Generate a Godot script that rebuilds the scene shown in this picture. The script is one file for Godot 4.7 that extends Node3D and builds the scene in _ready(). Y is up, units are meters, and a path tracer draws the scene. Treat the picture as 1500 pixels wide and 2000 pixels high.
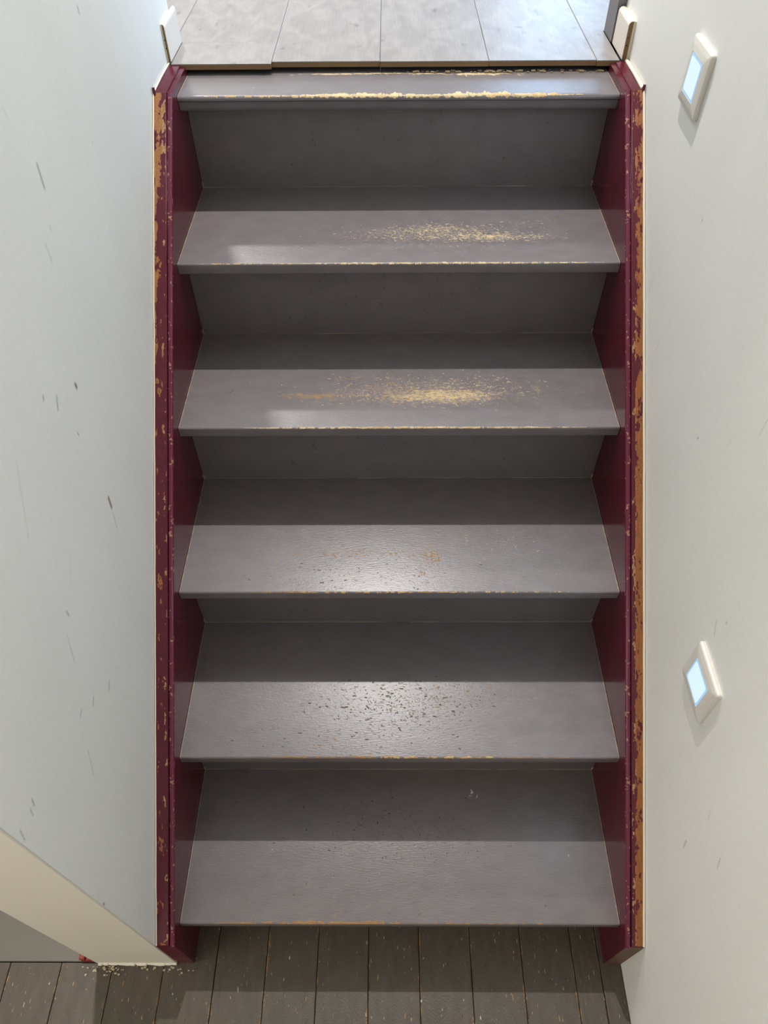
extends Node3D
# A worn grey staircase with burgundy stringers between two white walls, seen from the lower floor.
# x to the right, y up, stairs climb towards -z. Lower floor at y = 0, landing at about y = 1.14.

const FOOT := 0.1683            # height of the lowest tread
const RISE := 0.1943
const LAND := 1.158            # top of the laminate on the landing
const CEIL := 3.5
const HALF := 0.40              # half of the clear width between the stringers
var FRONT := [0.001, -0.2296, -0.4588, -0.6845, -0.9074, -1.1400]   # nosing line of each tread
var BACK := [-0.283, -0.5167, -0.7414, -0.9665, -1.197]             # foot of the riser on each tread
var rng := RandomNumberGenerator.new()
var used := {}
var M := {}

# ---------------------------------------------------------------- naming
func numbered(called: String) -> String:
	var n: int = used.get(called, 0)
	used[called] = n + 1
	return called if n == 0 else "%s_%03d" % [called, n]

func tag(o: Node, label := "", category := "", kind := "", group := "") -> void:
	if label: o.set_meta("label", label)
	if category: o.set_meta("category", category)
	if kind: o.set_meta("kind", kind)
	if group: o.set_meta("group", group)

func thing(called: String, label: String, category: String, at := Vector3.ZERO, kind := "", group := "") -> Node3D:
	var o := Node3D.new()
	o.name = numbered(called)
	o.position = at
	add_child(o)
	tag(o, label, category, kind, group)
	return o

func part(parent: Node, called: String, st: SurfaceTool, mat: Material, label := "") -> MeshInstance3D:
	var o := MeshInstance3D.new()
	st.generate_tangents()
	o.mesh = st.commit()
	o.mesh.surface_set_material(0, mat)
	o.name = called if parent != self else numbered(called)
	parent.add_child(o, true)
	if label: o.set_meta("label", label)
	return o

# ---------------------------------------------------------------- mesh helpers
func begin() -> SurfaceTool:
	var st := SurfaceTool.new()
	st.begin(Mesh.PRIMITIVE_TRIANGLES)
	return st

func vert(st: SurfaceTool, p: Vector3, n: Vector3, uv: Vector2) -> void:
	st.set_normal(n); st.set_uv(uv); st.add_vertex(p)

# one triangle whose front looks towards out
func tri(st: SurfaceTool, p: Array, n: Array, uv: Array, out: Vector3) -> void:
	var a: Vector3 = p[0]; var b: Vector3 = p[1]; var c: Vector3 = p[2]
	if (c - a).cross(b - a).dot(out) >= 0.0:
		for i in 3: vert(st, p[i], n[i], uv[i])
	else:
		for i in [0, 2, 1]: vert(st, p[i], n[i], uv[i])

func quad(st: SurfaceTool, p: Array, n: Array, uv: Array, out: Vector3) -> void:
	tri(st, [p[0], p[1], p[2]], [n[0], n[1], n[2]], [uv[0], uv[1], uv[2]], out)
	tri(st, [p[0], p[2], p[3]], [n[0], n[2], n[3]], [uv[0], uv[2], uv[3]], out)

func flat(st: SurfaceTool, p: Array, out: Vector3, uv: Array = []) -> void:
	var n: Vector3 = (p[2] - p[0]).cross(p[1] - p[0]).normalized()
	if n.dot(out) < 0.0: n = -n
	if uv.is_empty():
		for v in p:
			uv.append(Vector2(v.x + v.z, v.y) if absf(n.y) < 0.7 else Vector2(v.x, v.z))
	quad(st, p, [n, n, n, n], uv, out)

# a box between two corners with chamfered upper edges
func box(st: SurfaceTool, a: Vector3, b: Vector3, c := 0.0) -> void:
	var rings := []
	var ins := [0.0, 0.0, c] if c > 0.0 else [0.0, 0.0]
	var ys := [a.y, b.y - c, b.y] if c > 0.0 else [a.y, b.y]
	for i in ys.size():
		var d: float = ins[i]
		rings.append([Vector3(a.x + d, ys[i], a.z + d), Vector3(b.x - d, ys[i], a.z + d), Vector3(b.x - d, ys[i], b.z - d), Vector3(a.x + d, ys[i], b.z - d)])
	var mid := (a + b) / 2.0
	for i in rings.size() - 1:
		for j in 4:
			var k := (j + 1) % 4
			var p := [rings[i][j], rings[i][k], rings[i + 1][k], rings[i + 1][j]]
			var out: Vector3 = (p[0] + p[2]) / 2.0 - mid
			out.y = 0.0
			flat(st, p, out)
	flat(st, rings[-1].duplicate(), Vector3.UP)
	flat(st, rings[0].duplicate(), Vector3.DOWN)

# closed outline of (z, y) points, drawn out along x; arc length runs along v, x along u
func drawn(st: SurfaceTool, prof: Array, x0: Callable, x1: Callable, vlen: float, u0 := -0.4, ulen := 0.8, caps := true) -> void:
	var n := prof.size()
	var area := 0.0
	for i in n:
		var p: Vector2 = prof[i]; var q: Vector2 = prof[(i + 1) % n]
		area += p.x * q.y - q.x * p.y
	var sgn := signf(area)
	var en := []
	for i in n:
		var e: Vector2 = (prof[(i + 1) % n] - prof[i]).normalized()
		en.append(Vector2(e.y, -e.x) * sgn)
	var s := 0.0
	for i in n:
		var j := (i + 1) % n
		var p: Vector2 = prof[i]; var q: Vector2 = prof[j]
		var e: Vector2 = en[i]
		var np: Vector2 = en[i]; var nq: Vector2 = en[i]
		if en[(i + n - 1) % n].dot(e) > 0.6: np = (en[(i + n - 1) % n] + e).normalized()
		if en[j].dot(e) > 0.6: nq = (en[j] + e).normalized()
		var l := p.distance_to(q)
		var a := Vector3(x0.call(p.x), p.y, p.x); var b := Vector3(x1.call(p.x), p.y, p.x)
		var c := Vector3(x1.call(q.x), q.y, q.x); var d := Vector3(x0.call(q.x), q.y, q.x)
		var n0 := Vector3(0, np.y, np.x); var n1 := Vector3(0, nq.y, nq.x)
		quad(st, [a, b, c, d], [n0, n0, n1, n1], [Vector2((a.x - u0) / ulen, s / vlen), Vector2((b.x - u0) / ulen, s / vlen), Vector2((c.x - u0) / ulen, (s + l) / vlen), Vector2((d.x - u0) / ulen, (s + l) / vlen)], Vector3(0, e.y, e.x))
		s += l
	if not caps: return
	var flatp := PackedVector2Array(prof)
	var idx := Geometry2D.triangulate_polygon(flatp)
	for side in 2:
		var f: Callable = x1 if side else x0
		var out := Vector3(1 if f.call(0.0) > (x0 if side else x1).call(0.0) else -1, 0, 0)
		for t in range(0, idx.size(), 3):
			var ps := []; var us := []
			for k in 3:
				var v: Vector2 = flatp[idx[t + k]]
				ps.append(Vector3(f.call(v.x), v.y, v.x)); us.append(v)
			tri(st, ps, [out, out, out], us, out)

func fixed(x: float) -> Callable:
	return func(_z: float) -> float: return x

# faces of the two walls of the stairwell
func wall_x(side: float) -> Callable:
	return func(_z: float) -> float: return side * 0.434

# a round bar along a polyline
func bar(st: SurfaceTool, path: Array, r: float, sides := 10) -> void:
	for i in path.size() - 1:
		var a: Vector3 = path[i]; var b: Vector3 = path[i + 1]
		var d := (b - a).normalized()
		var s := d.cross(Vector3.UP if absf(d.y) < 0.9 else Vector3.RIGHT).normalized()
		var t := s.cross(d)
		for k in sides:
			var a0 := TAU * k / sides; var a1 := TAU * (k + 1) / sides
			var n0 := s * cos(a0) + t * sin(a0); var n1 := s * cos(a1) + t * sin(a1)
			quad(st, [a + n0 * r, b + n0 * r, b + n1 * r, a + n1 * r], [n0, n0, n1, n1], [Vector2(0, 0.02 * k / sides), Vector2(a.distance_to(b), 0.02 * k / sides), Vector2(a.distance_to(b), 0.02 * (k + 1) / sides), Vector2(0, 0.02 * (k + 1) / sides)], n0 + n1)
	for e in [[0, 1], [path.size() - 1, path.size() - 2]]:
		var c: Vector3 = path[e[0]]
		var d: Vector3 = (c - path[e[1]]).normalized()
		var s := d.cross(Vector3.UP if absf(d.y) < 0.9 else Vector3.RIGHT).normalized()
		var t := s.cross(d)
		for k in sides:
			var a0 := TAU * k / sides; var a1 := TAU * (k + 1) / sides
			tri(st, [c, c + (s * cos(a0) + t * sin(a0)) * r, c + (s * cos(a1) + t * sin(a1)) * r], [d, d, d], [Vector2.ZERO, Vector2.RIGHT, Vector2.DOWN], d)

# rounded-square rings stacked along +z: [half side, height, corner radius]
func stacked(st: SurfaceTool, rings: Array, seg := 5, closed := true) -> void:
	var loops := []
	for r in rings:
		var h: float = r[0]; var c: float = r[2]
		var loop := []
		for q in 4:
			var cx: float = (h - c) * [1, -1, -1, 1][q]; var cy: float = (h - c) * [1, 1, -1, -1][q]
			for k in seg + 1:
				var a := PI / 2.0 * (q + float(k) / seg)
				loop.append(Vector3(cx + cos(a) * c, cy + sin(a) * c, r[1]))
		loops.append(loop)
	for i in loops.size() - 1:
		var n: int = loops[i].size()
		for j in n:
			var k := (j + 1) % n
			var p := [loops[i][j], loops[i][k], loops[i + 1][k], loops[i + 1][j]]
			var dr: float = rings[i + 1][0] - rings[i][0]; var dh: float = rings[i + 1][1] - rings[i][1]
			var rad: Vector3 = p[0] + p[1]; rad.z = 0
			var out := rad.normalized() * dh - Vector3(0, 0, dr)
			flat(st, p, out, [Vector2(p[0].x, p[0].y), Vector2(p[1].x, p[1].y), Vector2(p[2].x, p[2].y), Vector2(p[3].x, p[3].y)])
	if closed:
		var last: Array = loops[-1]
		for j in last.size():
			var a: Vector3 = last[j]; var b: Vector3 = last[(j + 1) % last.size()]
			var m := Vector3(0, 0, a.z)
			tri(st, [m, a, b], [Vector3.BACK, Vector3.BACK, Vector3.BACK], [Vector2(0, 0), Vector2(a.x, a.y), Vector2(b.x, b.y)], Vector3.BACK)

# ---------------------------------------------------------------- textures
func noise(s: int, f: float, oct := 3) -> FastNoiseLite:
	var n := FastNoiseLite.new()
	n.seed = s; n.frequency = f; n.fractal_octaves = oct
	n.noise_type = FastNoiseLite.TYPE_SIMPLEX_SMOOTH
	return n

class Canvas:
	var w: int
	var h: int
	var c: PackedByteArray     # rgb
	var r: PackedByteArray     # roughness
	func _init(ww: int, hh: int, col: Color, rough: float) -> void:
		w = ww; h = hh
		c.resize(w * h * 3); r.resize(w * h)
		for i in w * h:
			c[i * 3] = int(col.r8); c[i * 3 + 1] = int(col.g8); c[i * 3 + 2] = int(col.b8)
		r.fill(int(rough * 255))
	func dot(x: int, y: int, col: Color, a: float, rough: float) -> void:
		if x < 0 or y < 0 or x >= w or y >= h: return
		var i := y * w + x
		c[i * 3] = int(lerpf(c[i * 3], col.r8, a)); c[i * 3 + 1] = int(lerpf(c[i * 3 + 1], col.g8, a)); c[i * 3 + 2] = int(lerpf(c[i * 3 + 2], col.b8, a))
		r[i] = int(lerpf(r[i], rough * 255, a))
	func scale(i: int, k: float) -> void:
		c[i * 3] = clampi(int(c[i * 3] * k), 0, 255); c[i * 3 + 1] = clampi(int(c[i * 3 + 1] * k), 0, 255); c[i * 3 + 2] = clampi(int(c[i * 3 + 2] * k), 0, 255)
	func stroke(x: float, y: float, dx: float, dy: float, wd: float, col: Color, a: float, rough: float) -> void:
		var n := int(maxf(absf(dx), absf(dy))) + 1
		var rad := int(ceil(wd))
		for k in n:
			var px := x + dx * k / n; var py := y + dy * k / n
			for oy in range(-rad, rad + 1):
				for ox in range(-rad, rad + 1):
					var d := Vector2(floorf(px) + ox - px, floorf(py) + oy - py).length()
					var cov := clampf(wd + 0.5 - d, 0.0, 1.0)
					if cov > 0.0: dot(int(px) + ox, int(py) + oy, col, a * cov, rough)
	func color_tex() -> ImageTexture:
		return ImageTexture.create_from_image(Image.create_from_data(w, h, false, Image.FORMAT_RGB8, c))
	func rough_tex() -> ImageTexture:
		return ImageTexture.create_from_image(Image.create_from_data(w, h, false, Image.FORMAT_L8, r))

func finish(cv: Canvas, normal: Texture2D = null, nscale := 0.3, rough := true) -> StandardMaterial3D:
	var m := StandardMaterial3D.new()
	m.albedo_texture = cv.color_tex()
	m.roughness = 1.0
	if rough:
		m.roughness_texture = cv.rough_tex()
		m.roughness_texture_channel = BaseMaterial3D.TEXTURE_CHANNEL_RED
	if normal:
		m.normal_enabled = true
		m.normal_texture = normal
		m.normal_scale = nscale
	return m

func plain(col: Color, rough := 0.5, metal := 0.0) -> StandardMaterial3D:
	var m := StandardMaterial3D.new()
	m.albedo_color = col; m.roughness = rough; m.metallic = metal
	return m

# brushed paint over wood grain, as a normal map; the grain runs along u
func grain_normal(w: int, h: int, fx: float, fy: float, s: int, depth: float) -> ImageTexture:
	var n := noise(s, 1.0, 3)
	var n2 := noise(s + 7, 1.0, 2)
	var b := PackedByteArray(); b.resize(w * h)
	for y in h:
		for x in w:
			b[y * w + x] = clampi(int(128 + 90 * n.get_noise_2d(x * fx, y * fy) + 45 * n2.get_noise_2d(x * fx * 4.0, y * fx * 5.0)), 0, 255)
	var im := Image.create_from_data(w, h, false, Image.FORMAT_L8, b)
	im.convert(Image.FORMAT_RGBA8)
	im.bump_map_to_normal_map(depth)
	return ImageTexture.create_from_image(im)

const TAN := Color8(194, 160, 108)
const PALE := Color8(206, 182, 138)
const OCHRE := Color8(160, 118, 70)
const BARK := Color8(78, 58, 38)
const FLECK := Color8(206, 204, 198)
const RUST := Color8(92, 48, 40)

# Grey tread paint. marks: [x, z, spread x, spread z, count, colour, longest stroke mm, slant, opacity]
func tread_canvas(k: int, vlen: float, depth: float, marks: Array, edge: Array, seedn: int) -> Canvas:
	rng.seed = seedn
	var w := 1024
	var px := w / 0.8
	var h := int(vlen * px)
	var cv := Canvas.new(w, h, M.paint, 0.32)
	var n := noise(seedn, 1.0, 3)
	for y in h:
		for x in w:
			var v := n.get_noise_2d(x * 0.012, y * 0.02) * 0.05 + n.get_noise_2d(x * 0.02 + 500, y * 0.35) * 0.05
			cv.scale(y * w + x, 1.0 + v)
	var back: float = FRONT[k] - depth
	for m in marks:
		for i in int(m[4] * (2.1 if m[5] == BARK else 1.5)):
			var x: float = (m[0] + rng.randfn(0.0, m[2]) + 0.4) * px
			var y: float = (m[1] + rng.randfn(0.0, m[3]) - back) * px
			var l: float = rng.randf() * rng.randf() * m[6] * px / 1000.0
			var a: float = rng.randfn(0.0, m[7])
			if rng.randf() < 0.12: a += 1.0
			cv.stroke(x, y, cos(a) * l, sin(a) * l, (rng.randf_range(0.15, 0.6) if rng.randf() < 0.9 else 1.1) * (m[9] if m.size() > 9 else 1.0 if m[5] == TAN or m[5] == PALE else 1.6 if m[5] == OCHRE else 1.2), m[5], m[8] * rng.randf_range(0.55, 1.0), 0.7)
	# small flecks everywhere
	for i in 70:
		cv.stroke(rng.randf() * w, rng.randf() * h, rng.randf_range(-2, 2), rng.randf_range(-1, 1), rng.randf_range(0.2, 0.7), FLECK if rng.randf() < 0.5 else (BARK if rng.randf() < 0.6 else TAN), rng.randf_range(0.3, 0.9), 0.6)
	# bare wood along the nosing: edge = [[from x, to x, width mm, colour], ...]
	var ne := noise(seedn + 3, 1.0, 3)
	var yf := depth * px
	for e in edge:
		for xi in range(int((e[0] + 0.4) * px), int((e[1] + 0.4) * px)):
			if xi < 0 or xi >= w: continue
			var t: float = (xi / px - 0.4 - e[0]) / (e[1] - e[0])
			var env := minf(1.0, 5.0 * minf(t, 1.0 - t))
			var up: float = e[2] * px / 1000.0 * env * (0.55 + 1.0 * ne.get_noise_2d(xi * 0.03, e[2] * 10.0) + 0.35 * ne.get_noise_2d(xi * 0.2, 5.0))
			var dn: float = e[3] * px / 1000.0 * env * (0.6 + 0.9 * ne.get_noise_2d(xi * 0.06, 77.0))
			if ne.get_noise_2d(xi * 0.045, 150.0 + e[2]) + 0.5 * ne.get_noise_2d(xi * 0.25, 170.0) < e[5]: continue
			for yy in range(int(yf - up), int(yf + dn) + 1):
				var shade := 1.0 + 0.25 * ne.get_noise_2d(xi * 0.02, yy * 0.9 + 300.0)
				var q: Color = e[4]
				cv.dot(xi, yy, Color(q.r * shade, q.g * shade, q.b * shade), 0.9, 0.75)
	# thin pale seam where the paint stops against the stringers
	for y in int(depth * px):
		for side in 2:
			var xx := (2 if side == 0 else w - 3) + int(1.3 * ne.get_noise_2d(y * 0.08, side * 90.0))
			var s := 0.5 + 0.5 * ne.get_noise_2d(y * 0.05, 40.0 + side)
			cv.dot(xx, y, PALE, clampf(s, 0.15, 0.8) * 0.8, 0.6)
			cv.dot(xx + (1 if side else -1), y, PALE, clampf(s, 0.15, 0.8) * 0.8, 0.6)
	return cv

# Burgundy top edge of a stringer, worn down to wood; u runs from the landing to the foot, v from the bead to the wall
func stringer_canvas(side: float) -> Canvas:
	var w := 2048; var h := 40
	var cv := Canvas.new(w, h, M.red, 0.22)
	var sd := 61 if side > 0 else 23
	var n := noise(sd, 1.0, 4); var g := noise(sd + 5, 1.0, 2)
	for y in h:
		var v := (y + 0.5) / h
		for x in w:
			var u := (x + 0.5) / w
			var bias := -0.6
			if side > 0:
				if v > 0.26:
					if u < 0.13: bias = 0.0 + (v - 0.5) * 0.6
					elif u < 0.40: bias = 0.16 + (v - 0.6) * 0.5
					else: bias = 0.12 + smoothstep(0.26, 0.55, v) * 0.30 - 0.10 * smoothstep(0.55, 0.75, u) * smoothstep(0.95, 0.8, u)
				else:
					bias = -0.30 - (0.05 if u < 0.4 else 0.0) + 0.1 * v
			else:
				if u < 0.11: bias = 0.06 + 0.2 * (1.0 - absf(v - 0.65) * 3.0)
				elif u < 0.34: bias = -0.28 + 0.45 * smoothstep(0.5, 0.9, v)
				else: bias = -0.38 + 0.10 * (1.0 - absf(v - 0.55) * 2.0)
				if v < 0.22: bias = maxf(bias, -0.27)
			var k := n.get_noise_2d(u * 30.0, v * 1.5) * 0.75 + n.get_noise_2d(u * 150.0 + 90.0, v * 4.0) * 0.28 + bias
			if k > 0.0:
				var sh := 1.0 + 0.22 * g.get_noise_2d(u * 30.0, v * 16.0) + 0.18 * g.get_noise_2d(u * 260.0, v * 9.0 + 50.0)
				var q: Color = M.bare_right if side > 0 else M.bare_left
				if v < 0.30 and k < 0.2: q = TAN.darkened(0.15)
				cv.dot(x, y, Color(q.r * sh, q.g * sh, q.b * sh), minf(1.0, k * 22.0), 0.5)
				if g.get_noise_2d(u * 500.0, v * 12.0 + 9.0) > 0.55: cv.dot(x, y, BARK, 0.6, 0.6)
			else:
				cv.scale(y * w + x, 1.0 + 0.12 * g.get_noise_2d(u * 60.0, v * 5.0))
	return cv

# White wall paint with scuffs: marks are [y, z, dy, dz, width mm, strength, brown]
func wall_canvas(z0: float, z1: float, y0: float, y1: float, marks: Array, seedn: int) -> Canvas:
	var w := 1024; var h := 1024
	var cv := Canvas.new(w, h, M.white, 0.6)
	rng.seed = seedn
	var n := noise(seedn, 1.0, 3)
	for y in h:
		for x in w:
			cv.scale(y * w + x, 1.0 + 0.012 * n.get_noise_2d(x * 0.010, y * 0.006) + 0.010 * n.get_noise_2d(x * 0.15, y * 0.15))
	var sx := w / (z1 - z0); var sy := h / (y1 - y0)
	var all := marks.duplicate()
	for i in 60:
		all.append([rng.randf_range(y0, y1), rng.randf_range(z0, z1), rng.randf_range(-0.012, 0.02), rng.randf_range(-0.006, 0.006), rng.randf_range(0.4, 1.6), rng.randf_range(0.06, 0.22), 0.2])
	for m in all:
		var col := Color8(92, 90, 92).lerp(Color8(120, 88, 60), m[6])
		cv.stroke((m[1] - z0) * sx, (y1 - m[0]) * sy, m[3] * sx, -m[2] * sy, m[4] * sx / 1000.0, col, m[5] * 0.65, 0.6)
	return cv

# grey floor board: flecks and rubbed long edges
func board_canvas(seedn: int) -> Canvas:
	var w := 200; var h := 1024
	var cv := Canvas.new(w, h, M.floor_paint, 0.45)
	rng.seed = seedn
	var n := noise(seedn, 1.0, 3)
	for y in h:
		for x in w:
			cv.scale(y * w + x, 1.0 + 0.10 * n.get_noise_2d(x * 0.02, y * 0.015) + 0.08 * n.get_noise_2d(x * 0.3, y * 0.02))
	for i in 300:
		var q := rng.randf()
		var col := TAN if q < 0.25 else (OCHRE if q < 0.45 else (FLECK if q < 0.55 else (BARK if q < 0.85 else RUST)))
		var l := rng.randf() * rng.randf() * 9.0
		cv.stroke(rng.randf() * w, rng.randf() * h, rng.randfn(0, 1.0), l, rng.randf_range(0.4, 2.0), col, rng.randf_range(0.3, 0.9), 0.6)
	for y in h:
		for side in 2:
			var k := n.get_noise_2d(y * 0.02, 200.0 + side * 60) + 0.5 * n.get_noise_2d(y * 0.2, 300.0 + side * 60)
			for d in int(clampf(k * 9.0, 0.0, 6.0)):
				cv.dot(d if side == 0 else w - 1 - d, y, OCHRE if (y / 90 + side) % 3 != 0 else BARK, 0.85, 0.7)
	return cv

# whitewashed oak laminate with flowing grain
func laminate_canvas(seedn: int) -> Canvas:
	var w := 320; var h := 1024
	var cv := Canvas.new(w, h, M.laminate, 0.42)
	var n := noise(seedn, 1.0, 3); var n2 := noise(seedn + 11, 1.0, 2)
	for y in h:
		for x in w:
			var warp := n.get_noise_2d(x * 0.006, y * 0.0028) * 3.0
			var ring := sin((x * 0.022 + warp * 2.6 + n.get_noise_2d(x * 0.02, y * 0.006) * 1.2))
			var v := 0.034 * ring + 0.05 * n2.get_noise_2d(x * 0.18, y * 0.008) + 0.05 * n.get_noise_2d(x * 0.008 + 99, y * 0.005)
			var kn := n2.get_noise_2d(x * 0.014 + 40.0, y * 0.007)
			if kn > 0.60: v -= (kn - 0.60) * 1.0
			cv.scale(y * w + x, 1.0 + v)
	return cv

# ---------------------------------------------------------------- scene
func _ready() -> void:
	setup_view()
	setup_materials()
	build_walls()
	build_lower_floor()
	build_landing()
	build_staircase()
	build_step_lights()
	build_baseboards()
	build_lamps()
	build_remnants()

func setup_view() -> void:
	var cam := Camera3D.new()
	cam.name = "camera"
	cam.fov = 70.308
	cam.near = 0.02
	cam.transform = Transform3D(Basis(Vector3(1.0, -0.0066, -0.0033), Vector3(0.0017, 0.6438, -0.7652), Vector3(0.0072, 0.7652, 0.6437)).orthonormalized(), Vector3(-0.0172, 1.6591, 0.2774))
	add_child(cam)
	cam.current = true
	var we := WorldEnvironment.new()
	we.name = "environment"
	var e := Environment.new()
	e.background_mode = Environment.BG_COLOR
	e.background_color = Color(0.02, 0.02, 0.025)
	e.tonemap_mode = Environment.TONE_MAPPER_LINEAR
	e.tonemap_exposure = 1.0
	e.sdfgi_enabled = true; e.ssao_enabled = true; e.ssil_enabled = true
	we.environment = e
	add_child(we)

# light levels, used by the lamps below
const STAIR_SPOT := 5.7
const ROOM_SPOT := 4.6
const SIDE_SPOT := 5.1
const HALL_GLOBE := 0.1
const WINDOW_BACK := 1.0
const WINDOW_SIDE := 2.3
const WINDOW_HALL := 1.5
const STEP_LIGHT := 0.05
const PANE_GLOW := 3.6
const STEP_GLOW := 1.0
const WARM := Color(1.0, 0.985, 0.965)
const COOL := Color(0.70, 0.85, 1.0)

func setup_materials() -> void:
	M.paint = Color8(114, 107, 108)
	M.red = Color8(87, 23, 39)
	M.bare_right = Color8(144, 86, 40)
	M.bare_left = Color8(150, 98, 50)
	M.white = Color8(234, 234, 230)
	M.floor_paint = Color8(84, 76, 66)
	M.laminate = Color8(141, 135, 132)
	M.grain = grain_normal(1024, 512, 0.03, 0.5, 5, 1.4)
	M.red_mat = plain(M.red, 0.2)
	M.red_mat.normal_enabled = true
	M.red_mat.normal_texture = grain_normal(256, 256, 0.03, 0.05, 9, 1.0)
	M.red_mat.normal_scale = 0.12
	M.cream = plain(Color8(238, 232, 218), 0.55)
	M.caulk = plain(Color8(226, 218, 196), 0.6)
	M.ceiling = plain(Color8(236, 235, 230), 0.8)
	M.core = plain(Color8(128, 100, 66), 0.8)
	M.jamb = plain(Color8(112, 108, 112), 0.45)
	M.dark = plain(Color8(40, 34, 30), 0.9)
	M.plastic = plain(Color8(226, 221, 212), 0.35)

# ---------------------------------------------------------------- setting
func wall_slab(called: String, side: float, outer: float, z0: float, z1: float, mat: Material, label: String) -> MeshInstance3D:
	var st := begin()
	var f := wall_x(side)
	var y0 := -0.05; var y1 := CEIL
	var zs := [z1, 0.0, z0] if z1 > 0.0 else [z1, z0]
	for i in zs.size() - 1:
		var a: float = zs[i]; var b: float = zs[i + 1]
		var p := [Vector3(f.call(a), y0, a), Vector3(f.call(b), y0, b), Vector3(f.call(b), y1, b), Vector3(f.call(a), y1, a)]
		var uv := []
		for v in p: uv.append(Vector2((v.z + 1.5) / 2.0, (1.7 - v.y) / 2.0))
		flat(st, p, Vector3(-side, 0, 0), uv)
		flat(st, [Vector3(outer, y0, a), Vector3(outer, y0, b), Vector3(outer, y1, b), Vector3(outer, y1, a)], Vector3(side, 0, 0))
		for y in [y0, y1]:
			flat(st, [Vector3(f.call(a), y, a), Vector3(f.call(b), y, b), Vector3(outer, y, b), Vector3(outer, y, a)], Vector3(0, 1 if y == y1 else -1, 0))
	for z in [z0, z1]:
		flat(st, [Vector3(f.call(z), y0, z), Vector3(outer, y0, z), Vector3(outer, y1, z), Vector3(f.call(z), y1, z)], Vector3(0, 0, 1 if z == z1 else -1))
	var o := part(self, called, st, mat)
	tag(o, label, "wall", "structure")
	return o

func slab(called: String, a: Vector3, b: Vector3, mat: Material, label: String, category: String) -> MeshInstance3D:
	var st := begin()
	box(st, a, b)
	var o := part(self, called, st, mat)
	tag(o, label, category, "structure")
	return o

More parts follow.
